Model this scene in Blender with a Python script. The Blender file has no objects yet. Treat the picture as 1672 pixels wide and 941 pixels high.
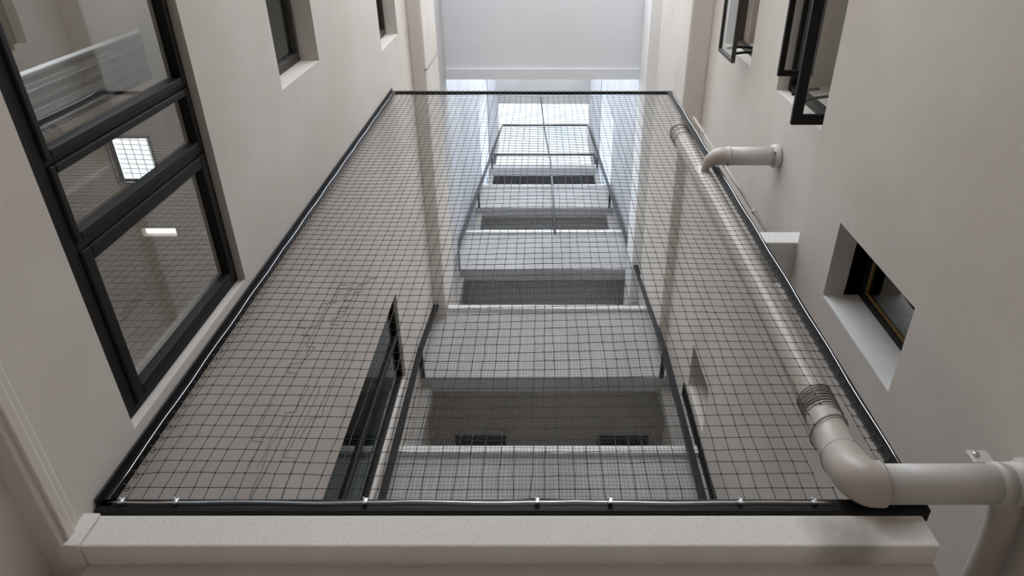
import bpy, math, random
from mathutils import Vector, Matrix

random.seed(7)
SC = bpy.context.scene
COL = SC.collection
S = 0.667                    # authoring unit -> metres
EYE = 1.6                    # eye height in metres


def W(x, y, z):
    return Vector((x * S, y * S, z * S + EYE))


# ----------------------------------------------------------------- materials
def new_mat(name):
    m = bpy.data.materials.new(name)
    m.use_nodes = True
    nt = m.node_tree
    return m, nt, nt.nodes['Principled BSDF']


def plaster(name, c1, c2, rough=0.9, scale=1.3, bump=0.25, fine=90.0, speck=0.0):
    m, nt, b = new_mat(name)
    N, L = nt.nodes, nt.links
    geo = N.new('ShaderNodeTexCoord')
    n1 = N.new('ShaderNodeTexNoise'); n1.inputs['Scale'].default_value = scale
    n1.inputs['Detail'].default_value = 8; n1.inputs['Roughness'].default_value = 0.62
    L.new(geo.outputs['Object'], n1.inputs['Vector'])
    r = N.new('ShaderNodeValToRGB')
    r.color_ramp.elements[0].position = 0.36; r.color_ramp.elements[0].color = (*c1, 1)
    r.color_ramp.elements[1].position = 0.64; r.color_ramp.elements[1].color = (*c2, 1)
    L.new(n1.outputs['Fac'], r.inputs['Fac'])
    n2 = N.new('ShaderNodeTexNoise'); n2.inputs['Scale'].default_value = fine
    n2.inputs['Detail'].default_value = 5
    L.new(geo.outputs['Object'], n2.inputs['Vector'])
    if speck:
        rs = N.new('ShaderNodeValToRGB')
        rs.color_ramp.elements[0].position = 0.30; rs.color_ramp.elements[0].color = (1 - speck,) * 3 + (1,)
        rs.color_ramp.elements[1].position = 0.48; rs.color_ramp.elements[1].color = (1, 1, 1, 1)
        L.new(n2.outputs['Fac'], rs.inputs['Fac'])
        mx = N.new('ShaderNodeMix'); mx.data_type = 'RGBA'; mx.blend_type = 'MULTIPLY'
        mx.inputs[0].default_value = 1.0
        L.new(r.outputs['Color'], mx.inputs[6]); L.new(rs.outputs['Color'], mx.inputs[7])
        L.new(mx.outputs[2], b.inputs['Base Color'])
    else:
        L.new(r.outputs['Color'], b.inputs['Base Color'])
    bp = N.new('ShaderNodeBump'); bp.inputs['Strength'].default_value = bump
    bp.inputs['Distance'].default_value = 0.006
    L.new(n2.outputs['Fac'], bp.inputs['Height'])
    L.new(bp.outputs['Normal'], b.inputs['Normal'])
    b.inputs['Roughness'].default_value = rough
    b.inputs['Specular IOR Level'].default_value = 0.25
    return m


def simple(name, col, rough=0.5, metal=0.0, spec=0.5, vary=0.12, scale=14.0):
    m, nt, b = new_mat(name)
    N, L = nt.nodes, nt.links
    tc = N.new('ShaderNodeTexCoord')
    n = N.new('ShaderNodeTexNoise'); n.inputs['Scale'].default_value = scale; n.inputs['Detail'].default_value = 5
    L.new(tc.outputs['Object'], n.inputs['Vector'])
    r = N.new('ShaderNodeValToRGB')
    r.color_ramp.elements[0].position = 0.3
    r.color_ramp.elements[0].color = (*[c * (1 - vary) for c in col], 1)
    r.color_ramp.elements[1].position = 0.7
    r.color_ramp.elements[1].color = (*[min(1, c * (1 + vary)) for c in col], 1)
    L.new(n.outputs['Fac'], r.inputs['Fac'])
    L.new(r.outputs['Color'], b.inputs['Base Color'])
    b.inputs['Roughness'].default_value = rough
    b.inputs['Metallic'].default_value = metal
    b.inputs['Specular IOR Level'].default_value = spec
    return m


def glass(name, tint, refl, rough=0.01, ior=1.5):
    m, nt, b = new_mat(name)
    N, L = nt.nodes, nt.links
    N.remove(b)
    out = [n for n in N if n.type == 'OUTPUT_MATERIAL'][0]
    tr = N.new('ShaderNodeBsdfTransparent'); tr.inputs['Color'].default_value = (*tint, 1)
    gl = N.new('ShaderNodeBsdfGlossy'); gl.inputs['Roughness'].default_value = rough
    gl.inputs['Color'].default_value = (0.93, 0.97, 0.98, 1)
    tc = N.new('ShaderNodeTexCoord')
    nz = N.new('ShaderNodeTexNoise'); nz.inputs['Scale'].default_value = 1.4
    L.new(tc.outputs['Object'], nz.inputs['Vector'])
    bp = N.new('ShaderNodeBump'); bp.inputs['Strength'].default_value = 0.04; bp.inputs['Distance'].default_value = 0.02
    L.new(nz.outputs['Fac'], bp.inputs['Height'])
    L.new(bp.outputs['Normal'], gl.inputs['Normal'])
    fr = N.new('ShaderNodeFresnel'); fr.inputs['IOR'].default_value = ior
    ad = N.new('ShaderNodeMath'); ad.operation = 'ADD'; ad.use_clamp = True
    ad.inputs[1].default_value = refl
    L.new(fr.outputs['Fac'], ad.inputs[0])
    mx = N.new('ShaderNodeMixShader')
    gm = N.new('ShaderNodeNewGeometry')          # reflect on the outer face only
    fm = N.new('ShaderNodeMath'); fm.operation = 'SUBTRACT'; fm.inputs[0].default_value = 1.0
    L.new(gm.outputs['Backfacing'], fm.inputs[1])
    mu = N.new('ShaderNodeMath'); mu.operation = 'MULTIPLY'
    L.new(ad.outputs[0], mu.inputs[0]); L.new(fm.outputs[0], mu.inputs[1])
    L.new(mu.outputs[0], mx.inputs['Fac'])
    L.new(tr.outputs[0], mx.inputs[1]); L.new(gl.outputs[0], mx.inputs[2])
    L.new(mx.outputs[0], out.inputs['Surface'])
    return m


def frosted(name):
    m, nt, b = new_mat(name)
    N, L = nt.nodes, nt.links
    N.remove(b)
    out = [n for n in N if n.type == 'OUTPUT_MATERIAL'][0]
    t = N.new('ShaderNodeBsdfTranslucent'); t.inputs['Color'].default_value = (0.6, 0.62, 0.66, 1)
    g = N.new('ShaderNodeBsdfTransparent'); g.inputs['Color'].default_value = (0.75, 0.82, 0.9, 1)
    tc = N.new('ShaderNodeTexCoord')
    wv = N.new('ShaderNodeTexNoise'); wv.inputs['Scale'].default_value = 2.5
    L.new(tc.outputs['Object'], wv.inputs['Vector'])
    mx = N.new('ShaderNodeMixShader')
    L.new(wv.outputs['Fac'], mx.inputs['Fac'])
    L.new(t.outputs[0], mx.inputs[1]); L.new(g.outputs[0], mx.inputs[2])
    L.new(mx.outputs[0], out.inputs['Surface'])
    return m


M = {}
M['wall'] = plaster('beige_plaster', (0.655, 0.60, 0.55), (0.73, 0.68, 0.63), bump=0.10)
M['rough'] = plaster('gritty_plaster', (0.76, 0.725, 0.685), (0.83, 0.795, 0.755), fine=140, speck=0.10, bump=0.25)
M['white'] = plaster('white_plaster', (0.80, 0.795, 0.785), (0.86, 0.855, 0.845), bump=0.12)
M['ceil'] = plaster('white_ceiling_paint', (0.72, 0.73, 0.755), (0.76, 0.77, 0.795), bump=0.05, scale=0.6)
M['grey'] = plaster('grey_render', (0.41, 0.40, 0.395), (0.51, 0.50, 0.495), scale=0.9)
M['cool'] = plaster('cool_grey_render', (0.36, 0.37, 0.39), (0.45, 0.46, 0.48), scale=0.8)
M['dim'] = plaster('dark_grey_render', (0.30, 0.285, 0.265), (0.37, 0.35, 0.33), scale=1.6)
M['sill'] = plaster('marble_sill', (0.70, 0.69, 0.67), (0.80, 0.79, 0.77), rough=0.5, scale=3.5, bump=0.05)
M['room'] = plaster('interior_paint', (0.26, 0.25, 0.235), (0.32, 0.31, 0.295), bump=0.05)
M['concrete'] = plaster('concrete_paving', (0.40, 0.385, 0.36), (0.50, 0.48, 0.455), fine=60)
M['alu'] = simple('black_aluminium', (0.012, 0.0115, 0.011), rough=0.5, spec=0.18)
M['bronze'] = simple('bronze_aluminium', (0.05, 0.042, 0.036), rough=0.5, spec=0.3)
M['steel'] = simple('black_painted_steel', (0.010, 0.010, 0.011), rough=0.45, spec=0.3)
M['cord'] = simple('black_nylon_cord', (0.010, 0.010, 0.011), rough=0.35, spec=0.6)
M['slack'] = simple('grey_loose_cord', (0.30, 0.28, 0.265), rough=0.7)
M['wire'] = simple('galvanised_wire', (0.75, 0.77, 0.80), rough=0.22, metal=1.0, vary=0.05)
M['tie'] = simple('steel_ties', (0.70, 0.70, 0.70), rough=0.3, metal=1.0)
M['tiewire'] = simple('dark_tie_wire', (0.16, 0.16, 0.16), rough=0.35, metal=1.0)
M['pvc'] = simple('beige_pvc_pipe', (0.50, 0.44, 0.39), rough=0.36, spec=0.5, vary=0.05, scale=5)
M['pvc_light'] = simple('light_pvc_pipe', (0.60, 0.565, 0.53), rough=0.38, spec=0.5, vary=0.04, scale=5)
M['gasket'] = simple('ochre_gasket', (0.28, 0.17, 0.055), rough=0.6)
M['vent'] = simple('vent_black', (0.012, 0.012, 0.012), rough=0.6)
M['slat'] = simple('vent_slats', (0.05, 0.05, 0.05), rough=0.5)
M['glass'] = glass('reflective_glass', (0.86, 0.87, 0.865), 0.16)
M['glass_dark'] = glass('dark_glass', (0.46, 0.52, 0.54), 0.04, ior=1.2)
M['glass_teal'] = glass('teal_glass', (0.70, 0.80, 0.82), 0.16)
M['glass_clear'] = glass('clear_glass', (0.90, 0.91, 0.905), 0.06)
M['curtain'] = simple('grey_satin_curtain', (0.30, 0.30, 0.295), rough=0.3, spec=0.6)
M['frost'] = frosted('frosted_glass')


# ----------------------------------------------------------------- mesh builder
class MB:
    def __init__(self):
        self.v, self.f, self.sm = [], [], []

    def add(self, vs, fs, smooth=False):
        b = len(self.v)
        self.v.extend([tuple(p) for p in vs])
        for f in fs:
            self.f.append(tuple(b + i for i in f)); self.sm.append(smooth)

    def box(self, x0, x1, y0, y1, z0, z1):          # authoring units
        if x0 > x1: x0, x1 = x1, x0
        if y0 > y1: y0, y1 = y1, y0
        if z0 > z1: z0, z1 = z1, z0
        p = [W(x, y, z) for x in (x0, x1) for y in (y0, y1) for z in (z0, z1)]
        self.add(p, [(0, 1, 3, 2), (4, 6, 7, 5), (0, 4, 5, 1), (2, 3, 7, 6), (0, 2, 6, 4), (1, 5, 7, 3)])
        return self

    def hexa(self, c):                              # 8 authored corners in box order
        p = [W(*q) for q in c]
        self.add(p, [(0, 1, 3, 2), (4, 6, 7, 5), (0, 4, 5, 1), (2, 3, 7, 6), (0, 2, 6, 4), (1, 5, 7, 3)])
        return self

    def tube(self, pts, r, n=10, caps=True, closed=False, smooth=True):   # authored points; r one or list
        P = [W(*p) for p in pts]
        k = len(P)
        R = r if isinstance(r, (list, tuple)) else [r] * k
        ref = None
        rings = []
        for i in range(k):
            if closed:
                d = P[(i + 1) % k] - P[(i - 1) % k]
            else:
                d = P[min(i + 1, k - 1)] - P[max(i - 1, 0)]
            d.normalize()
            if ref is None:
                a = Vector((0, 0, 1)) if abs(d.z) < 0.8 else Vector((1, 0, 0))
                ref = (a - d * a.dot(d)).normalized()
            else:
                ref = (ref - d * ref.dot(d)).normalized()
            o = d.cross(ref)
            rings.append([P[i] + (ref * math.cos(2 * math.pi * j / n) + o * math.sin(2 * math.pi * j / n)) * R[i] * S for j in range(n)])
        vs = [q for ring in rings for q in ring]
        fs = []
        last = k if closed else k - 1
        for i in range(last):
            i2 = (i + 1) % k
            for j in range(n):
                j2 = (j + 1) % n
                fs.append((i * n + j, i * n + j2, i2 * n + j2, i2 * n + j))
        if caps and not closed:
            fs.append(tuple(range(n - 1, -1, -1)))
            fs.append(tuple((k - 1) * n + j for j in range(n)))
        self.add(vs, fs, smooth)
        return self

    def ball(self, c, r):                           # small octahedron
        p = W(*c); r *= S
        vs = [p + Vector(d) * r for d in ((1, 0, 0), (-1, 0, 0), (0, 1, 0), (0, -1, 0), (0, 0, 1), (0, 0, -1))]
        self.add(vs, [(0, 2, 4), (2, 1, 4), (1, 3, 4), (3, 0, 4), (2, 0, 5), (1, 2, 5), (3, 1, 5), (0, 3, 5)])
        return self

    def build(self, name, mat, parent=None, origin=None, bevel=0.0):
        me = bpy.data.meshes.new(name)
        o0 = origin if origin is not None else Vector((0, 0, 0))
        me.from_pydata([tuple(Vector(p) - o0) for p in self.v], [], self.f)
        me.polygons.foreach_set('use_smooth', self.sm)
        me.materials.append(mat)
        me.update()
        o = bpy.data.objects.new(name, me)
        COL.objects.link(o)
        o.location = o0
        if parent is not None:
            o.parent = parent
            o.matrix_parent_inverse = Matrix.Translation(-parent.location)
        if bevel:
            b = o.modifiers.new('bevel', 'BEVEL'); b.width = bevel; b.segments = 2
            b.limit_method = 'ANGLE'; b.angle_limit = 0.9
        return o


def tag(o, label=None, cat=None, group=None, kind=None):
    if label: o['label'] = label
    if cat: o['category'] = cat
    if group: o['group'] = group
    if kind: o['kind'] = kind
    return o


def empty(name, loc, label=None, cat=None, group=None, kind=None):
    o = bpy.data.objects.new(name, None)
    COL.objects.link(o)
    o.location = loc
    o.empty_display_size = 0.1
    return tag(o, label, cat, group, kind)


def struct(name, mb, mat, label, cat, bevel=0.0):
    return tag(mb.build(name, mat, bevel=bevel), label, cat, kind='structure')


def wall_slab(xf, xb, y0, y1, z0, z1, holes):
    """wall slab between x=xf (shaft face) and x=xb with rectangular holes (ya, yb, za, zb)"""
    mb = MB()
    ys = sorted({y0, y1, *[h[0] for h in holes], *[h[1] for h in holes]})
    zs = sorted({z0, z1, *[h[2] for h in holes], *[h[3] for h in holes]})
    ys = [y for y in ys if y0 <= y <= y1]; zs = [z for z in zs if z0 <= z <= z1]

    def hole(i, j):
        if i < 0 or j < 0 or i >= len(ys) - 1 or j >= len(zs) - 1: return None
        cy, cz = (ys[i] + ys[i + 1]) / 2, (zs[j] + zs[j + 1]) / 2
        return any(h[0] < cy < h[1] and h[2] < cz < h[3] for h in holes)
    for i in range(len(ys) - 1):
        for j in range(len(zs) - 1):
            if hole(i, j): continue
            a, b, c, d = ys[i], ys[i + 1], zs[j], zs[j + 1]
            for x in (xf, xb):
                mb.add([W(x, a, c), W(x, b, c), W(x, b, d), W(x, a, d)], [(0, 1, 2, 3)])
            for (di, dj, q) in ((-1, 0, (a, c, a, d)), (1, 0, (b, c, b, d)), (0, -1, (a, c, b, c)), (0, 1, (a, d, b, d))):
                h = hole(i + di, j + dj)
                if h is None or h:
                    mb.add([W(xf, q[0], q[1]), W(xb, q[0], q[1]), W(xb, q[2], q[3]), W(xf, q[2], q[3])], [(0, 1, 2, 3)])
    return mb


# ----------------------------------------------------------------- layout constants
XL, XR, XU = -1.80, 1.93, 2.07        # left wall, lower right block, upper right wall
YN = 2.19                             # plane of the nearer bird net
ZT = 28.4                             # top of the shaft
YB = 9.6
BACKZ = 5.0  # height of the added wall behind the eye, set to limit light
LB = -4.2                             # walls end behind the eye

# openings on the left wall (ya, yb, za, zb)
W1 = (-0.9, 2.09, 2.315, 3.645)
W2 = (-0.30, 1.257, 4.83, 5.75)
W3 = (0.10, 1.66, 8.05, 9.05)
W4 = (4.38, 5.66, 2.3, 7.30)
WL = (5.6, 9.0, 19.6, 23.2)
# right wall
W5 = (1.91, 2.47, 3.03, 4.07)         # niche in the lower block
W6 = (-0.9, 1.60, 4.90, 6.15)
W7 = (-0.3, 1.60, 7.05, 8.15)
W8 = (5.88, 6.09, 2.3, 7.45)
W9 = (5.10, 5.74, 6.30, 7.22)
WR = (5.6, 9.0, 18.4, 23.0)

# ----------------------------------------------------------------- setting
gz = -EYE / S
struct('floor', MB().box(-9, 9, -9, 12, gz - 0.2, gz), M['concrete'], 'concrete paving at the foot of the shaft', 'floor')

struct('wall_left', wall_slab(XL, XL - 0.22, LB, YB, 1.845, 12.45, [W1, W2, W3, W4]), M['wall'],
       'tall beige plaster wall on the left with a large black window', 'wall')
struct('wall_left_base', MB().box(-1.885, -2.10, LB, YB, gz, 1.80), M['wall'],
       'beige plaster wall below the ledge at bottom left', 'wall')
struct('wall_right', wall_slab(XR, XR + 0.40, LB, 3.25, gz, 4.67, [W5]), M['wall'],
       'lower right plaster wall with the deep slanted niche window', 'wall')
struct('wall_right_upper', wall_slab(XU, XU + 0.26, LB, 3.25, gz, 12.75, [W5, W6, W7]), M['wall'],
       'upper right plaster wall set back behind the lower one', 'wall')

struct('wall_right_rear', wall_slab(XR, XR + 0.40, 3.25, YB, gz, 12.45, [W8, W9]), M['wall'],
       'tall plaster wall on the right behind the net', 'wall')
struct('wall_left_upper', wall_slab(XL, XL - 0.22, 2.9, YB, 12.452, ZT, [WL, (2.9, 3.5, 14.6, ZT), (3.5, 4.1, 17.1, ZT), (4.1, 4.6, 19.2, ZT)]), M['cool'],  # steps cut from the top out of view to let sky light in
       'grey upper part of the left shaft wall', 'wall')
struct('wall_right_high', wall_slab(XR, XR + 0.40, 2.9, YB, 12.452, ZT, [WR, (2.9, 3.5, 14.6, ZT), (3.5, 4.1, 17.1, ZT), (4.1, 4.6, 19.2, ZT)]), M['cool'],  # same unseen steps, cut to admit sky light from this side
       'grey upper part of the right shaft wall', 'wall')
struct('wall_back', MB().box(-4, 4, LB - 0.2, LB, gz, BACKZ), M['wall'], 'unseen plaster wall added behind the viewer to block light', 'wall')  # added out of view to hold back light from behind

# dark rooms behind the windows
def room(name, x0, x1, y0, y1, z0, z1, side, mat='room', lights=()):
    mb = MB()
    t = 0.05
    xb = x0 if side < 0 else x1
    mb.box(xb, xb + (t if side < 0 else -t), y0, y1, z0, z1)
    mb.box(x0, x1, y0, y0 + t, z0, z1); mb.box(x0, x1, y1 - t, y1, z0, z1)
    mb.box(x0, x1, y0, y1, z0, z0 + t)
    cuts = sorted({y0, y1, *[l[2] for l in lights], *[l[3] for l in lights]})
    for a, b in zip(cuts, cuts[1:]):
        l = [l for l in lights if l[2] <= a and l[3] >= b]
        if l:
            mb.box(x0, l[0][0], a, b, z1 - t, z1); mb.box(l[0][1], x1, a, b, z1 - t, z1)
        else:
            mb.box(x0, x1, a, b, z1 - t, z1)
    o = mb.build(name, M[mat])
    return tag(o, 'dim room seen through the window glass', 'room', kind='structure')

room('wall_room', -3.6, -2.03, -1.1, 2.6, 1.9, 4.2, -1, 'wall', [(-2.69, -2.43, 1.37, 1.66), (-2.66, -2.43, 1.99, 2.05), (-3.5, -2.15, -0.95, 0.25)])  # widest roof opening is unseen, added to light this room
sk = empty('window_12', W(-2.56, 1.51, 4.2), 'small bright skylight seen through the large left window', 'skylight', kind='structure')
g = MB()
for q in range(1, 5): g.tube([(-2.69 + 0.052 * q, 1.37, 4.21), (-2.69 + 0.052 * q, 1.66, 4.21)], 0.002, 4)
for q in range(1, 9): g.tube([(-2.69, 1.37 + 0.032 * q, 4.212), (-2.43, 1.37 + 0.032 * q + 0.01, 4.212)], 0.0018, 4)
g.build('grille', M['cord'], sk)
ring2 = MB().box(-2.70, -2.69, 1.36, 1.67, 4.13, 4.2).box(-2.43, -2.42, 1.36, 1.67, 4.13, 4.2).box(-2.70, -2.42, 1.36, 1.37, 4.13, 4.2).box(-2.70, -2.42, 1.66, 1.67, 4.13, 4.2)
ring2.build('window_frame', M['slat'], sk)
room('wall_room', -2.36, -2.03, -0.6, 1.7, 4.5, 6.2, -1, 'wall')
room('wall_room', -3.2, -2.03, -0.2, 2.0, 7.7, 9.4, -1, 'wall')
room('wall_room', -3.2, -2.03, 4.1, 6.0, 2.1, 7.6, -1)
room('wall_room', 2.34, 2.9, 1.6, 2.8, 2.8, 4.3, 1, 'wall')
room('wall_room', 2.34, 2.75, -1.2, 1.66, 4.7, 6.4, 1, 'wall')
room('wall_room', 2.34, 2.7, -0.6, 1.66, 6.8, 8.4, 1, 'wall')
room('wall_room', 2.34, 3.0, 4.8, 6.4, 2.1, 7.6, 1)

def stained(base, name, spots):
    m = base.copy(); m.name = name
    nt = m.node_tree; N, L = nt.nodes, nt.links
    b = N['Principled BSDF']; src = b.inputs['Base Color'].links[0].from_socket
    tc = N.new('ShaderNodeTexCoord')
    nz = N.new('ShaderNodeTexNoise'); nz.inputs['Scale'].default_value = 9; nz.inputs['Detail'].default_value = 6
    L.new(tc.outputs['Object'], nz.inputs['Vector'])
    for (c, r, dark) in spots:
        vm = N.new('ShaderNodeVectorMath'); vm.operation = 'DISTANCE'; vm.inputs[1].default_value = c
        L.new(tc.outputs['Object'], vm.inputs[0])
        ad = N.new('ShaderNodeMath'); ad.operation = 'MULTIPLY_ADD'; ad.inputs[1].default_value = 0.16
        L.new(nz.outputs['Fac'], ad.inputs[0]); L.new(vm.outputs['Value'], ad.inputs[2])
        mr = N.new('ShaderNodeMapRange'); mr.interpolation_type = 'SMOOTHSTEP'
        mr.inputs['From Min'].default_value = 0.10; mr.inputs['From Max'].default_value = r + 0.09
        mr.inputs['To Min'].default_value = dark; mr.inputs['To Max'].default_value = 0.0
        L.new(ad.outputs[0], mr.inputs['Value'])
        mx = N.new('ShaderNodeMix'); mx.data_type = 'RGBA'
        L.new(mr.outputs['Result'], mx.inputs[0]); L.new(src, mx.inputs[6]); mx.inputs[7].default_value = (0.30, 0.27, 0.24, 1)
        src = mx.outputs[2]
    L.new(src, b.inputs['Base Color'])
    return m

M['stained'] = stained(M['rough'], 'water_stained_plaster', [(tuple(W(1.17, 2.15, 1.80)), 0.13, 0.75), (tuple(W(1.36, 2.15, 1.86)), 0.08, 0.45)])
# lintel across the foot of the net, ledge on the left, parapet below
struct('trim_1', MB().box(-1.735, 1.495, 2.15, 2.262, 1.738, 1.888), M['stained'],
       'plaster lintel running across just below the net', 'lintel', bevel=0.006)
struct('wall_front', MB().box(-1.735, 1.50, 2.255, 2.42, gz, 1.745), M['wall'],
       'plaster wall directly under the lintel', 'wall')
tl = MB()
tl.box(-1.795, -1.95, LB, YB, 1.78, 1.850)
tl.box(-1.785, -1.95, LB, 2.2, 1.765, 1.812)
tl.box(-1.80, -1.95, LB, YB, 1.738, 1.785)
struct('trim_2', tl, M['wall'], 'grooved plaster ledge along the left wall at lower left', 'ledge', bevel=0.004)
struct('trim_3', MB().box(-1.825, -1.737, 2.145, 2.27, 1.736, 1.895), M['rough'],
       'pale plaster block where the ledge meets the lintel', 'ledge', bevel=0.004)

# ceiling slab overhead and bands under it
CZ, CY1 = 12.45, 3.02
struct('ceiling', MB().box(XL, XU, 1.15, CY1, CZ, CZ + 0.25), M['ceil'],
       'smooth white slab overhead above the net', 'ceiling')
struct('trim_4', MB().box(-1.80, 1.80, CY1 - 0.16, CY1 + 0.02, CZ - 0.05, CZ + 0.24), M['ceil'],
       'pale drip edge along the far side of the white slab', 'trim')
struct('trim_5', MB().box(XL - 0.01, -1.60, LB, YB, 9.75, 10.98), M['wall'],
       'long plaster beam along the upper left wall', 'beam', bevel=0.02)
struct('trim_6', MB().box(XL - 0.01, -1.70, LB, YB, 10.98, 12.44), M['grey'],
       'grey band along the left wall above the plaster beam', 'band')
struct('trim_7', MB().box(1.80, XU + 0.01, LB, YB, 8.85, 11.05), M['wall'],
       'wide plaster beam along the upper right wall', 'beam', bevel=0.02)
struct('trim_8', MB().box(1.72, XU + 0.01, 1.15, YB, 11.6, 12.44), M['white'],
       'pale band beside the white slab on the right', 'band')
# roof canopy far above
struct('ceiling_canopy', MB().box(XL, XU, 5.0, 7.95, ZT, ZT + 0.3), M['grey'],
       'pale roof slab at the top of the shaft in front of the sky', 'ceiling')

# pale slab step beside the net on the right
struct('trim_9', MB().box(1.66, XU + 0.01, 2.36, 2.715, 4.672, 4.86), M['sill'],
       'small white stone slab on top of the lower right wall', 'slab', bevel=0.006)
struct('trim_10', MB().box(1.985, XU + 0.01, 4.5, 4.72, 6.0, 12.0), M['grey'],
       'thin grey pilaster on the right wall behind the net', 'pilaster') if False else None

# ----------------------------------------------------------------- facade of open landings
FX0, FX1 = XL, XR
tiers = [(6.12, gz, 6.40), (6.36, 8.17, 10.09), (7.01, 12.65, 14.40), (7.67, 17.27, 18.79)]
nt_ = 11
for k, (Y, z0, z1) in enumerate(tiers):
    nth = ['lowest', 'second', 'third', 'topmost'][k]
    struct('wall_far', MB().box(FX0, FX1, Y, Y + 0.16, z0, z1), M['grey'],
           'grey parapet wall of the %s landing behind both nets' % nth, 'wall')
    led = MB().box(FX0, FX1, Y - 0.07, Y + 0.20, z1 - 0.125, z1 + 0.004)
    struct('trim_%d' % nt_, led, M['white'], 'pale coping on the %s landing parapet' % nth, 'coping', bevel=0.006)
    nt_ += 1
    zs = (8.17, 12.65, 17.27, 22.14)[k]
    Yn = (6.36, 7.01, 7.67, 8.38)[k]
    # soffit of the landing above, drop beam, back wall, side piers
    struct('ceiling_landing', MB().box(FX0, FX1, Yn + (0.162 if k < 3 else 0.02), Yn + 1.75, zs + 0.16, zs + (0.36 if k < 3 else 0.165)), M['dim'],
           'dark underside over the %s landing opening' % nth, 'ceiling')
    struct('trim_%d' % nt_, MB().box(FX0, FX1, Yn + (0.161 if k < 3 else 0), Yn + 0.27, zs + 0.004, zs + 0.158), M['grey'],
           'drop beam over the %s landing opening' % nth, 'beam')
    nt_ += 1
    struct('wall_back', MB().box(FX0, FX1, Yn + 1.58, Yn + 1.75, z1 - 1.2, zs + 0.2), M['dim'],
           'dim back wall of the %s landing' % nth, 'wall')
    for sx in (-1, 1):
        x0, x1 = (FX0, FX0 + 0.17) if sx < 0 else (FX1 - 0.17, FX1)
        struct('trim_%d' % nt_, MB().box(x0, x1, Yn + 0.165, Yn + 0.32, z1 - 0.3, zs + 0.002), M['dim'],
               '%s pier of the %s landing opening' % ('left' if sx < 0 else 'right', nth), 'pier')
        nt_ += 1


# ventilation grilles under the lowest landing soffit
def vent(x0, x1, y0, y1, z, label):
    c = W((x0 + x1) / 2, (y0 + y1) / 2, z)
    r = empty('vent_grille', c, label, 'vent', 'vent grilles of the lowest landing')
    MB().box(x0, x1, y0, y1, z - 0.004, z).build('backing', M['vent'], r)
    f = MB(); t = 0.022
    f.box(x0, x1, y0, y0 + t, z - 0.03, z); f.box(x0, x1, y1 - t, y1, z - 0.03, z)
    f.box(x0, x0 + t, y0, y1, z - 0.03, z); f.box(x1 - t, x1, y0, y1, z - 0.03, z)
    f.build('frame', M['slat'], r)
    n = 7
    for i in range(n):
        y = y0 + (y1 - y0) * (i + 0.7) / (n + 0.4)
        MB().hexa([(x0, y, z - 0.022), (x0, y + 0.006, z - 0.002), (x0, y + 0.008, z - 0.026), (x0, y + 0.014, z - 0.006),
                   (x1, y, z - 0.022), (x1, y + 0.006, z - 0.002), (x1, y + 0.008, z - 0.026), (x1, y + 0.014, z - 0.006)]).build('slat', M['slat'], r)
    return r

vent(-1.38, -0.58, 7.66, 7.90, 8.33, 'black slatted vent on the left under the lowest landing soffit')
vent(0.88, 1.70, 7.66, 7.90, 8.33, 'black slatted vent on the right under the lowest landing soffit')


# ----------------------------------------------------------------- windows
def ring(mb, x0, x1, ya, yb, za, zb, t):
    mb.box(x0, x1, ya, yb, za, za + t); mb.box(x0, x1, ya, yb, zb - t, zb)
    mb.box(x0, x1, ya, ya + t, za + t, zb - t); mb.box(x0, x1, yb - t, yb, za + t, zb - t)
    return mb


def bar_part(mb, name, mat, root, bevel=0.002):
    return mb.build(name, mat, root, bevel=bevel)


def window(n, label, hole, xo, side, fd, ft, panes, matf, matg, gasket=False, fb=None):
    """hole in the wall; xo: outer face of the frame; side -1 left/+1 right; panes: y-limits of each glazed field with own sash flag"""
    ya, yb, za, zb = hole
    r = empty('window_%d' % n, W(xo, (ya + yb) / 2, za), label, 'window', kind='structure')
    xi = xo + side * fd
    fb = fb or ft
    ring(MB(), xo, xi, ya, yb, za, zb, ft).box(xo, xi, ya + ft, yb - ft, za + ft * 0.5, za + fb).build('window_frame', matf, r, bevel=0.003)
    for i, (p0, p1, sash) in enumerate(panes):
        if i > 0:
            y = (panes[i - 1][1] + p0) / 2
            w = p0 - panes[i - 1][1]
            MB().box(xo, xi, panes[i - 1][1], p0, za + fb, zb - ft).build('mullion', matf, r, bevel=0.003)
        g0, g1, h0, h1 = p0, p1, za + fb, zb - ft
        root = r
        if sash:
            t = sash
            o = ring(MB(), xo - side * 0.012, xo + side * fd * 0.7, p0, p1, za + fb, zb - ft, t).build('sash', matf, r, bevel=0.004)
            g0, g1, h0, h1 = p0 + t, p1 - t, h0 + t, h1 - t
            root = o
        if gasket:
            ring(MB(), xo + side * fd * 0.2, xo + side * fd * 0.5, g0, g1, h0, h1, 0.006).build('gasket', M['gasket'], root if root is r else root)
        if matg: MB().box(xo + side * fd * 0.42, xo + side * fd * 0.50, g0, g1, h0, h1).build('pane', matg, root)
    return r


# large three-light window on the left wall
w1 = window(1, 'large black framed window of three panes on the left wall', W1, XL - 0.045, -1, 0.06, 0.035,
            [(-0.85, 0.90, 0.035), (0.925, 1.24, 0.035), (1.28, 2.055, 0.062)], M['alu'], M['glass'], fb=0.13)
window(2, 'dark window in a deep plaster reveal high on the left wall', W2, XL - 0.15, -1, 0.06, 0.045,
       [(-0.25, 1.212, 0.03)], M['bronze'], M['glass_teal'])
window(3, 'small dark window topmost on the left wall beside the beam', W3, XL - 0.15, -1, 0.06, 0.045,
       [(0.145, 1.615, 0.03)], M['bronze'], M['glass_teal'])
window(4, 'tall black window on the left wall behind the net', W4, XL - 0.04, -1, 0.08, 0.06,
       [(4.44, 4.98, 0), (5.04, 5.60, 0)], M['alu'], M['glass_dark'])
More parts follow.
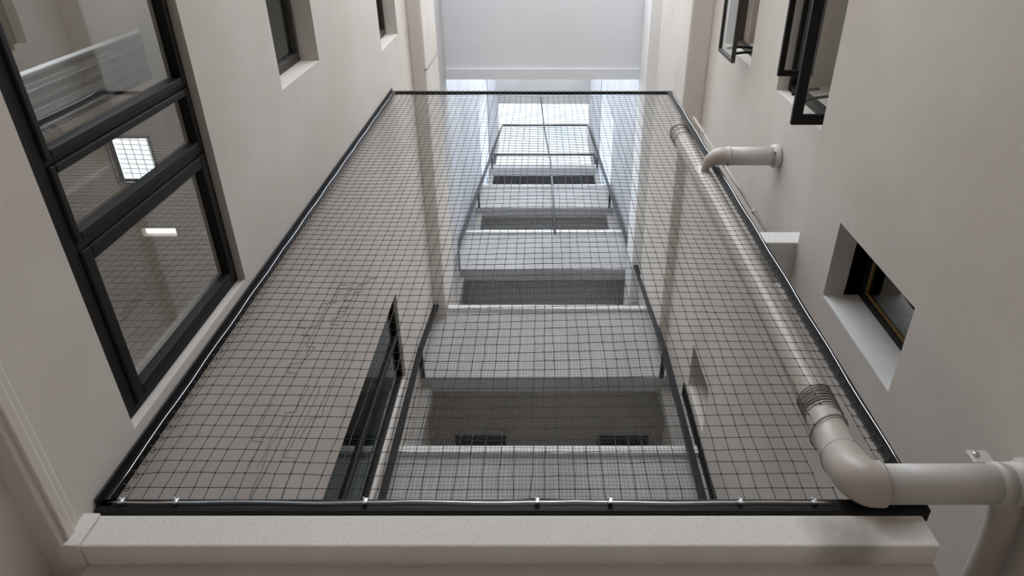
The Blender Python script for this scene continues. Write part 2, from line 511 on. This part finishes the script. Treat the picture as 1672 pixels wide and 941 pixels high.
# niche window in the lower right wall
window(5, 'black window with an ochre gasket deep in the right wall niche', W5, XR + 0.24, 1, 0.06, 0.06,
       [(1.97, 2.41, 0)], M['alu'], M['glass'], gasket=True)
ns = MB().box(XR - 0.002, XR + 0.24, 2.455, 2.47, 3.03, 4.07).build('window_jamb', M['sill'],
              bpy.data.objects['window_5'])
window(8, 'narrow black window slit beside the landings on the right', W8, XR - 0.012, 1, 0.08, 0.06,
       [(5.94, 6.03, 0)], M['alu'], M['glass_dark'])
window(9, 'small niche window on the right wall behind the net', W9, XR + 0.30, 1, 0.06, 0.06,
       [(5.16, 5.72, 0)], M['alu'], M['glass_dark'])

# open top-hung windows on the upper right wall
def h_sash(root, x0, x1, ya, yb, z, t, th, mat):
    """a sash swung out level: frame in the x-y plane"""
    mb = MB()
    mb.box(x0, x0 + t, ya, yb, z - th, z); mb.box(x1 - t * 0.6, x1, ya, yb, z - th, z)
    mb.box(x0 + t, x1, yb - t, yb, z - th, z); mb.box(x0 + t, x1, ya, ya + t, z - th, z)
    s = mb.build('sash', mat, root, bevel=0.004)
    MB().box(x0 + t, x1 - t * 0.6, ya + t, yb - t, z - th * 0.6, z - th * 0.45).build('pane', M['glass_clear'], s)
    return s

w6 = window(6, 'black window with two level open sashes on the upper right wall', W6, XU + 0.10, 1, 0.08, 0.055,
            [(-0.845, 1.545, 0)], M['alu'], None)
h_sash(w6, 1.83, 2.15, -0.85, 1.555, 5.03, 0.075, 0.04, M['alu'])
h_sash(w6, 1.87, 2.15, -0.85, 1.345, 5.62, 0.045, 0.04, M['alu'])
for z, yy in ((5.20, 1.40), (5.42, 1.40)):
    MB().tube([(1.90, yy, z - 0.16), (2.02, yy, z - 0.05), (2.15, yy, z)], 0.012, 8).build('stay_arm', M['alu'], w6)
w7 = window(7, 'bronze window with a projecting sash uppermost on the right wall', W7, XU + 0.12, 1, 0.07, 0.05,
            [(-0.25, 1.55, 0)], M['bronze'], None)
s7 = ring(MB(), 1.88, 1.92, -0.25, 1.575, 7.07, 7.66, 0.035).build('sash', M['bronze'], w7, bevel=0.003)
MB().box(1.895, 1.905, -0.215, 1.54, 7.105, 7.625).build('pane', M['glass_clear'], s7)
for z in (7.16, 7.42):
    MB().tube([(1.92, 1.50, z), (2.05, 1.50, z + 0.06), (2.20, 1.50, z + 0.02)], 0.014, 8).build('stay_arm', M['alu'], w7)
# translucent clerestory bands near the sky
for n, (h, x, sd, lb) in enumerate(((WL, XL - 0.05, -1, 'bright translucent clerestory near the top of the left wall'),
                                    (WR, XR + 0.05, 1, 'bright translucent clerestory near the top of the right wall'))):
    r = empty('window_%d' % (10 + n), W(x, h[0], h[2]), lb, 'window', kind='structure')
    ring(MB(), x, x + sd * 0.06, h[0], h[1], h[2], h[3], 0.06).build('window_frame', M['white'], r)
    MB().box(x + sd * 0.02, x + sd * 0.03, h[0], h[1], h[2], h[3]).build('pane', M['frost'], r)
    for q in (1, 2):
        zz = h[2] + (h[3] - h[2]) * q / 3
        MB().box(x, x + sd * 0.05, h[0], h[1], zz - 0.05, zz + 0.05).build('transom', M['white'], r)

cu = MB()
prof = []
for i in range(61):
    t = i / 60
    prof.append((-2.07 + 0.028 * math.sin(t * 31) + 0.01 * math.sin(t * 77), 0.66 + 0.25 * t))
for i in range(60):
    (xa, ya), (xb, yb) = prof[i], prof[i + 1]
    cu.add([W(xa, ya, 1.97), W(xb, yb, 1.97), W(xb, yb, 4.14), W(xa, ya, 4.14)], [(0, 1, 2, 3)], True)
    cu.add([W(xa - 0.008, ya, 1.97), W(xb - 0.008, yb, 1.97), W(xb - 0.008, yb, 4.14), W(xa - 0.008, ya, 4.14)], [(0, 1, 2, 3)], True)
tag(cu.build('curtain', M['curtain']), 'grey gathered curtain behind the glass of the large left window', 'curtain')

# ----------------------------------------------------------------- bird nets
def smooth(pts, n):
    out = []
    P = [Vector(p) for p in pts]
    for i in range(len(P) - 1):
        p0, p1, p2, p3 = P[max(i - 1, 0)], P[i], P[i + 1], P[min(i + 2, len(P) - 1)]
        for q in range(n):
            t = q / n
            out.append(tuple(0.5 * ((2 * p1) + (p2 - p0) * t + (2 * p0 - 5 * p1 + 4 * p2 - p3) * t * t + (3 * p1 - p0 - 3 * p2 + p3) * t ** 3)))
    out.append(tuple(P[-1]))
    return out

RP, RB = 0.086, 0.080
YBR = 2.080
STACK = smooth([(1.318, 2.185, 2.22), (1.352, 2.245, 2.38), (1.382, 2.283, 2.56), (1.405, 2.297, 2.85), (1.430, 2.299, 4.1), (1.440, 2.299, 5.4), (1.445, 2.299, 7.15)], 8)
ELBOW = smooth([(1.322, 2.192, 2.24), (1.300, 2.145, 2.15), (1.283, 2.100, 2.050), (1.288, 2.080, 2.004), (1.312, 2.080, 1.984), (1.350, YBR, 1.983)], 6)
WYE = smooth([(1.43, 2.25, 5.78), (1.44, 2.18, 5.783), (1.475, 2.115, 5.787), (1.54, 2.085, 5.79), (1.60, YBR, 5.79)], 6)
PIPE_PTS = [(*p, RP * 1.07) for p in ELBOW] + [(*p, RP) for p in STACK] + [(*p, 0.06) for p in WYE] + [(1.58 + 0.02 * i, YBR, 5.79, RB) for i in range(5)]


def elbow_hit(x, z):
    return any((x - px) ** 2 + (YN - py) ** 2 + (z - pz) ** 2 < (pr + 0.012) ** 2 for px, py, pz, pr in PIPE_PTS)


def netting(x0, x1, z0, z1, ncol, nrow, plane, r, amp, skip=None, knots=True, sub=1, edge=None):
    """one mesh of knotted cords; plane(z) gives y; edge(z) gives (xa, xb)"""
    mb = MB()
    rnd = random.Random(11)
    jit = {}
    colph = [rnd.uniform(0, 6.28) for _ in range(ncol + 1)]
    coloff = [rnd.gauss(0, amp * 0.9) for _ in range(ncol + 1)]
    rowoff = [rnd.gauss(0, amp * 0.5) for _ in range(nrow + 1)]

    def P(i, j):
        if (i, j) in jit: return jit[(i, j)]
        z = z0 + (z1 - z0) * j / nrow
        xa, xb = edge(z) if edge else (x0, x1)
        x = xa + (xb - xa) * i / ncol
        a = amp
        ex = min(1, i / 2, (ncol - i) / 2); ez = min(1, j / 2, (nrow - j) / 2)
        f = min(ex, ez)
        dx = (coloff[i] + a * math.sin(z * 1.7 + colph[i]) + a * 0.7 * math.sin(z * 4.1 + colph[i] * 2) + rnd.gauss(0, a * 0.35)) * f
        dz = (rowoff[j] + a * 0.6 * math.sin(x * 3.1 + j * 0.37) + rnd.gauss(0, a * 0.3)) * f
        dy = 0.012 * math.sin(x * 2.2 + z * 0.9) * f
        p = (x + dx, plane(z) + dy, z + dz)
        jit[(i, j)] = p
        return p
    for i in range(1, ncol):
        run = []
        for j in range(0, nrow + 1, sub):
            p = P(i, j)
            if skip and skip(p[0], p[2]):
                if len(run) > 1: mb.tube(run, r, 4, caps=False)
                run = []
                continue
            run.append(p)
        if len(run) > 1: mb.tube(run, r, 4, caps=False)
    for j in range(1, nrow):
        run = []
        for i in range(0, ncol + 1, sub):
            p = P(i, j)
            if skip and skip(p[0], p[2]):
                if len(run) > 1: mb.tube(run, r, 4, caps=False)
                run = []
                continue
            run.append(p)
        if len(run) > 1: mb.tube(run, r, 4, caps=False)
    if knots:
        for i in range(1, ncol):
            for j in range(1, nrow):
                p = P(i, j)
                if skip and skip(p[0], p[2]): continue
                mb.ball(p, r * 2.9)
    return mb


NX0, NX1, NZ0, NZ1 = -1.797, 1.56, 1.955, 8.33
net = empty('bird_net', W((NX0 + NX1) / 2, YN, NZ0),
            'large black bird net in a black steel frame spanning the shaft', 'net')
netting(NX0 + 0.03, NX1 - 0.03, NZ0 + 0.03, NZ1 - 0.02, 52, 84, lambda z: YN, 0.0020, 0.0045,
        skip=elbow_hit).build('netting', M['cord'], net)
fw = 0.046
# frame rails: angle sections
def rail(name, parts):
    mb = MB()
    for p in parts: mb.box(*p)
    return mb.build(name, M['steel'], net, bevel=0.0025)

rail('frame_rail', [(NX0, NX1, YN - 0.012, YN - 0.002, NZ0 - 0.012, NZ0 + 0.040),
                    (NX0, NX1, YN - 0.012, YN + 0.05, NZ0 - 0.022, NZ0 - 0.010)])
rail('frame_rail', [(NX0, NX1, YN - 0.012, YN + 0.025, NZ1 - 0.03, NZ1 + 0.01)])
rail('frame_rail', [(NX0, NX0 + 0.056, YN - 0.012, YN - 0.002, NZ0, NZ1), (NX0, NX0 + 0.010, YN - 0.05, YN + 0.03, NZ0, NZ1)])
rail('frame_rail', [(NX1 - 0.066, NX1, YN - 0.012, YN - 0.002, NZ0 + 0.0, NZ1), (NX1 - 0.010, NX1, YN - 0.002, YN + 0.045, NZ0 + 0.0, NZ1)])
MB().tube([(NX0 + 0.052, YN - 0.016, NZ0 + 0.04), (NX0 + 0.052, YN - 0.016, NZ1 - 0.03)], 0.009, 8).build('edge_rod', M['steel'], net)
# edge cables
yc = YN - 0.022
pts = []
clx = [-1.70, -1.48, -0.715, -0.02, 0.275, 0.80, 1.10]
for i in range(60):
    x = NX0 + 0.04 + (NX1 - 0.42 - NX0) * i / 59
    d = min(abs(x - c) for c in clx)
    pts.append((x, yc, NZ0 + 0.014 + 0.004 * math.sin(x * 9) * min(1, d * 6)))
MB().tube(pts, 0.0042, 6).build('edge_cable', M['wire'], net)
MB().tube([(NX1 - 0.022 + 0.003 * math.sin(i * 1.3), yc, NZ0 + 0.16 + (NZ1 - NZ0 - 0.2) * i / 40) for i in range(41)],
          0.0035, 6).build('edge_cable', M['wire'], net)
MB().tube([(NX0 + 0.036 + 0.003 * math.sin(i * 1.7), yc, NZ0 + 0.03 + (NZ1 - NZ0 - 0.08) * i / 40) for i in range(41)],
          0.0026, 6).build('edge_cable', M['wire'], net)
for x in clx:
    c = MB().box(x - 0.010, x + 0.010, yc - 0.012, yc + 0.006, NZ0 + 0.002, NZ0 + 0.028).build('cable_clamp', M['tie'], net, bevel=0.002)
    MB().tube([(x - 0.006, yc - 0.020, NZ0 + 0.02), (x - 0.006, yc - 0.008, NZ0 + 0.02)], 0.0045, 6).build('clamp_nut', M['tie'], c)
# wire ties every second row on both sides, the nearest ones as parts
rest = MB()
cnt = 0
def tie(mb, cx, cz, rr, vertical):
    pts = []
    for q in range(8):
        a = 2 * math.pi * q / 8
        if vertical:
            pts.append((cx + rr * math.cos(a), YN - 0.008 + 0.022 * math.sin(a), cz + 0.003 * math.cos(a)))
        else:
            pts.append((cx + 0.003 * math.cos(a), YN - 0.004 + 0.022 * math.sin(a), cz + rr * math.cos(a)))
    mb.tube(pts, 0.0018, 5, closed=True)
for j in range(1, 84):
    z = NZ0 + 0.03 + (NZ1 - NZ0 - 0.05) * j / 84
    for cx in (NX0 + 0.062, NX1 - 0.056):
        if elbow_hit(cx, z): continue
        if cnt < 96 and j <= 48:
            mb = MB(); tie(mb, cx, z, 0.014, True); mb.build('wire_tie', M['tiewire'], net); cnt += 1
        else:
            tie(rest, cx, z, 0.014, True)
for i in range(1, 52):
    x = NX0 + 0.03 + (NX1 - NX0 - 0.06) * i / 52
    tie(rest, x, NZ1 - 0.01, 0.022, False)
tag(rest.build('wire_ties', M['tiewire'], net), kind='stuff')
# loose black cord lying along the foot of the net
lp = [(-0.30, YN + 0.02, 2.008), (-0.16, YN + 0.02, 2.012), (-0.05, YN + 0.025, 2.028), (0.05, YN + 0.025, 2.026),
      (0.16, YN + 0.02, 2.014), (0.25, YN + 0.02, 2.004)]
MB().tube(lp, 0.0055, 6).build('loose_cord', M['cord'], net)
lp = [(0.80 + 0.04 * i, YN + 0.02, 2.01 + 0.01 * math.sin(i * 1.1)) for i in range(12)]
MB().tube(lp, 0.003, 6).build('loose_cord', M['cord'], net)
# slack grey strands hanging behind the lower left of the net
sl = MB()
rnd = random.Random(5)
for q in range(12):
    x = rnd.uniform(-1.42, -1.10); z = rnd.uniform(2.05, 3.6)
    y = YN + rnd.uniform(0.03, 0.10)
    pts = []
    for i in range(rnd.randint(5, 11)):
        pts.append((x, y, z))
        z += 0.075
        if rnd.random() < 0.28:
            x += rnd.choice((-1, 1)) * 0.05
            pts.append((x, y, z - 0.07))
        x += rnd.gauss(0, 0.006); y += rnd.gauss(0, 0.004)
    sl.tube(pts, 0.0028, 4, caps=False)
tag(sl.build('slack_strands', M['slack'], net), kind='stuff')

# farther, leaning net in front of the landings
def plane2(z): return 5.94 + 0.144 * (max(z, 8.17) - 5.23) - 0.50     # hangs plumb below the first bracket
B0, B1 = 3.6, 28.0
k_ = plane2
net2 = empty('landing_net', W(0, plane2(B0), B0),
             'fine black bird net leaning in front of the stacked landings', 'net')
def edge2(z):
    f = max(0.0, (z - 8.17) / (B1 - 8.17))
    return (-1.763 + 0.123 * f, 1.77 + 0.12 * f)
netting(0, 0, B0, B1, 80, 420, plane2, 0.0019, 0.004, knots=False, sub=2, edge=edge2).build('netting', M['cord'], net2)
for s in (0, 1):
    mb = MB()
    q = 0.04
    for za, zc in ((B0, 8.17), (8.17, B1)):
        a, b = edge2(za)[s], edge2(zc)[s]
        mb.hexa([(a - q, plane2(za) - 0.02, za), (b - q, plane2(zc) - 0.02, zc), (a - q, plane2(za) + 0.02, za), (b - q, plane2(zc) + 0.02, zc),
                 (a + q, plane2(za) - 0.02, za), (b + q, plane2(zc) - 0.02, zc), (a + q, plane2(za) + 0.02, za), (b + q, plane2(zc) + 0.02, zc)])
    mb.build('frame_rail', M['steel'], net2)
e1 = edge2(B1)
MB().box(e1[0], e1[1], plane2(B1) - 0.03, plane2(B1) + 0.03, B1 - 0.06, B1 + 0.06).build('frame_rail', M['steel'], net2)
e0 = edge2(B0)
MB().box(e0[0], e0[1], plane2(B0) - 0.02, plane2(B0) + 0.02, B0 - 0.02, B0 + 0.02).build('frame_rail', M['steel'], net2)
for k, (Y, z0, z1) in enumerate(tiers[1:] + [(8.38, 22.14, 22.3)]):
    for s in (0, 1):
        x = edge2(z0)[s]
        MB().box(x - 0.03, x + 0.03, plane2(z0) - 0.02, Y, z0 - 0.02, z0 + 0.02).build('bracket', M['steel'], net2)

# ----------------------------------------------------------------- drain pipe
pipe = empty('drain_pipe', W(1.335, 2.28, 2.0),
             'beige plastic drain pipe rising behind the net with two branches to the right wall', 'pipe')
MB().tube(STACK, RP, 28).build('stack', M['pvc'], pipe)
MB().tube([(1.446, 2.295, 7.12), (1.446, 2.295, 7.22)], RP * 1.08, 28).build('end_cap', M['pvc'], pipe)
# elbow
MB().tube(ELBOW, RP * 1.06, 28).build('elbow', M['pvc'], pipe)
MB().tube([(1.335, YBR, 1.983), (1.86, YBR, 1.983)], RB, 28).build('branch', M['pvc_light'], pipe)
MB().tube([(1.338, YBR, 1.983), (1.354, YBR, 1.983)], RP * 1.08, 28).build('collar', M['pvc'], pipe)
def torus(c, axis, R, r, n=28, tilt=0.0, m=6):
    pts = []
    a = Vector(axis).normalized()
    u = a.orthogonal().normalized(); v = a.cross(u)
    for i in range(n):
        t = 2 * math.pi * i / n
        p = Vector(c) + u * math.cos(t) * R + v * math.sin(t) * R + a * math.cos(t + 0.6) * tilt
        pts.append(tuple(p))
    return MB().tube(pts, r, m, closed=True)
torus((1.320, 2.188, 2.23), (0.2, 0.38, 1), RP * 1.06, 0.004).build('collar_seam', M['dim'], pipe)
# wall clip with bolts where the branch meets the wall, and the run that leaves along the wall
MB().tube([(1.80, YBR, 1.983), (1.835, YBR, 1.983)], RB * 1.10, 28).build('collar', M['pvc_light'], pipe)
fl = MB().tube([(1.86, YBR, 1.983), (1.905, YBR, 1.983), (1.926, YBR, 1.983)], [RB * 1.1, RB * 1.1, RB * 1.35], 28).build('flange', M['pvc_light'], pipe)
tabb = MB().box(1.76, 1.845, 2.04, 2.06, 2.06, 2.135).build('bracket', M['pvc_light'], pipe, bevel=0.005)
MB().tube([(1.785, 2.03, 2.105), (1.785, 2.045, 2.105)], 0.012, 8).build('bolt', M['tie'], tabb)
MB().tube(smooth([(1.845, 2.09, 1.975), (1.862, 2.18, 1.945), (1.865, 2.4, 1.925), (1.865, 2.68, 1.92)], 6), 0.058, 20).build('wall_run', M['pvc'], pipe)
# upper branch through the net to the wall
zb = 5.79
WR_ = smooth([(0.030, 0, 0), (0.035, 0, 0), (0.055, 0, 0), (0.075, 0, 0), (RB * 0.99, 0, 0)], 6)
MB().tube(WYE, [q[0] for q in WR_], 24).build('wye', M['pvc'], pipe)
MB().tube([(1.59, YBR, zb), (2.03, YBR, zb)], RB, 28).build('branch', M['pvc_light'], pipe)
MB().tube([(1.62, YBR, zb), (1.635, YBR, zb)], RB * 1.07, 28).build('collar', M['pvc_light'], pipe)
f2 = MB().tube([(2.015, YBR, zb), (2.064, YBR, zb)], RB * 1.28, 28).build('flange', M['pvc_light'], pipe)
for a in range(4):
    t = math.pi / 4 + a * math.pi / 2
    MB().tube([(2.005, YBR + 0.09 * math.cos(t), zb + 0.09 * math.sin(t)), (2.02, YBR + 0.09 * math.cos(t), zb + 0.09 * math.sin(t))],
              0.012, 8).build('bolt', M['tie'], f2)
# wire wound round the stack
for i in range(9):
    z = 2.60 + i * 0.022
    torus((1.394 + 0.0005 * i, 2.292, z), (0.05, 0, 1), RP * 1.03, 0.0038, tilt=0.010 + 0.004 * ((i * 7) % 3)).build('wire_wrap', M['dim'], pipe)
for (z, x, tl) in ((2.50, 1.372, 0.030), (6.86, 1.445, 0.02), (6.98, 1.445, 0.02), (7.09, 1.446, 0.03)):
    torus((x, 2.297 if z > 3 else 2.275, z), (0.05, 0 if z > 3 else 0.2, 1), RP * 1.12, 0.005, tilt=tl).build('wire_wrap', M['dim'], pipe)

# thin conduit beside the net frame
cd = empty('conduit', W(1.64, 2.30, 4.865), 'thin pale conduit standing on the white slab beside the net frame', 'conduit')
MB().tube([(1.78, 2.40, 4.862), (1.78, 2.40, 8.0)], 0.014, 10).build('tube', M['pvc'], cd)
for z in (5.3, 6.4, 7.4):
    MB().tube([(1.78, 2.40, z), (1.78, 2.40, z + 0.05)], 0.02, 10).build('coupling', M['pvc'], cd)

# cable down the front of the landings, rail at the top landing
MB_c = MB().tube([(-0.05, 7.70, 28.4), (-0.02, 7.62, 27.0), (0.10, 7.3, 22.6), (0.24, 6.95, 19.0), (0.27, 6.72, 16.5), (0.27, 6.35, 13.0)], 0.022, 8)
tag(MB_c.build('hanging_cable', M['cord']), 'dark cable hanging from the roof slab down the middle of the landings', 'cable')
rl = empty('roof_railing', W(0, 8.6, 22.5), 'thin grey railing on the top landing against the sky', 'railing')
MB().tube([(XL + 0.02, 8.6, 24.1), (XR, 8.6, 24.1)], 0.045, 8).build('handrail', M['slat'], rl)
for x in (XL + 0.12, XR - 0.05):
    MB().tube([(x, 8.6, 22.5), (x, 8.6, 24.1)], 0.05, 8).build('post', M['slat'], rl)
struct('ceiling_top', MB().box(FX0, FX1, 8.38, 10.1, 22.30, 22.5), M['grey'], 'roof slab over the topmost landing', 'roof')

# thin strap round the beam on the upper left
st = MB()
st.tube([(-1.62, 2.25, 9.74), (-1.594, 2.25, 9.745), (-1.594, 2.25, 10.9)], 0.012, 6)
tag(st.build('beam_wire', M['dim']), 'thin wire strapped across the long plaster beam on the left', 'wire')

# ----------------------------------------------------------------- sky
w = bpy.data.worlds.new('sky'); SC.world = w
w.use_nodes = True
N, L = w.node_tree.nodes, w.node_tree.links
bg = N['Background']
tc = N.new('ShaderNodeTexCoord')
nz = N.new('ShaderNodeTexNoise'); nz.inputs['Scale'].default_value = 4.0; nz.inputs['Detail'].default_value = 5
L.new(tc.outputs['Generated'], nz.inputs['Vector'])
rp = N.new('ShaderNodeValToRGB')
rp.color_ramp.elements[0].position = 0.35; rp.color_ramp.elements[0].color = (0.72, 0.85, 1.0, 1)
rp.color_ramp.elements[1].position = 0.62; rp.color_ramp.elements[1].color = (1.0, 0.995, 0.985, 1)
L.new(nz.outputs['Fac'], rp.inputs['Fac'])
L.new(rp.outputs['Color'], bg.inputs['Color'])
# overcast, brighter towards the hidden sun behind the viewer
sep = N.new('ShaderNodeSeparateXYZ'); L.new(tc.outputs['Generated'], sep.inputs[0])
mr = N.new('ShaderNodeMapRange'); mr.interpolation_type = 'SMOOTHSTEP'
mr.inputs['From Min'].default_value = 0.02; mr.inputs['From Max'].default_value = 0.30
mr.inputs['To Min'].default_value = 2.1; mr.inputs['To Max'].default_value = 0.84
L.new(sep.outputs['Y'], mr.inputs['Value'])
L.new(mr.outputs['Result'], bg.inputs['Strength'])

# ----------------------------------------------------------------- camera
cam = bpy.data.cameras.new('camera')
co = bpy.data.objects.new('camera', cam)
COL.objects.link(co)
co.location = (0, 0, EYE)
co.rotation_euler = (math.radians(90 + 59.45), 0, 0)
cam.sensor_width = 36.0
cam.lens = 36.0 * 1130 / 1672
cam.shift_x = -(885 - 836) / 1672
cam.clip_start = 0.02
cam.clip_end = 200
SC.camera = co
SC.view_settings.view_transform = 'Standard'
SC.view_settings.look = 'None'
SC.view_settings.gamma = 1.0
SC.view_settings.use_curve_mapping = False
SC.view_settings.exposure = 1.15
SC.cycles.max_bounces = 12
SC.cycles.diffuse_bounces = 8
SC.cycles.transparent_max_bounces = 24
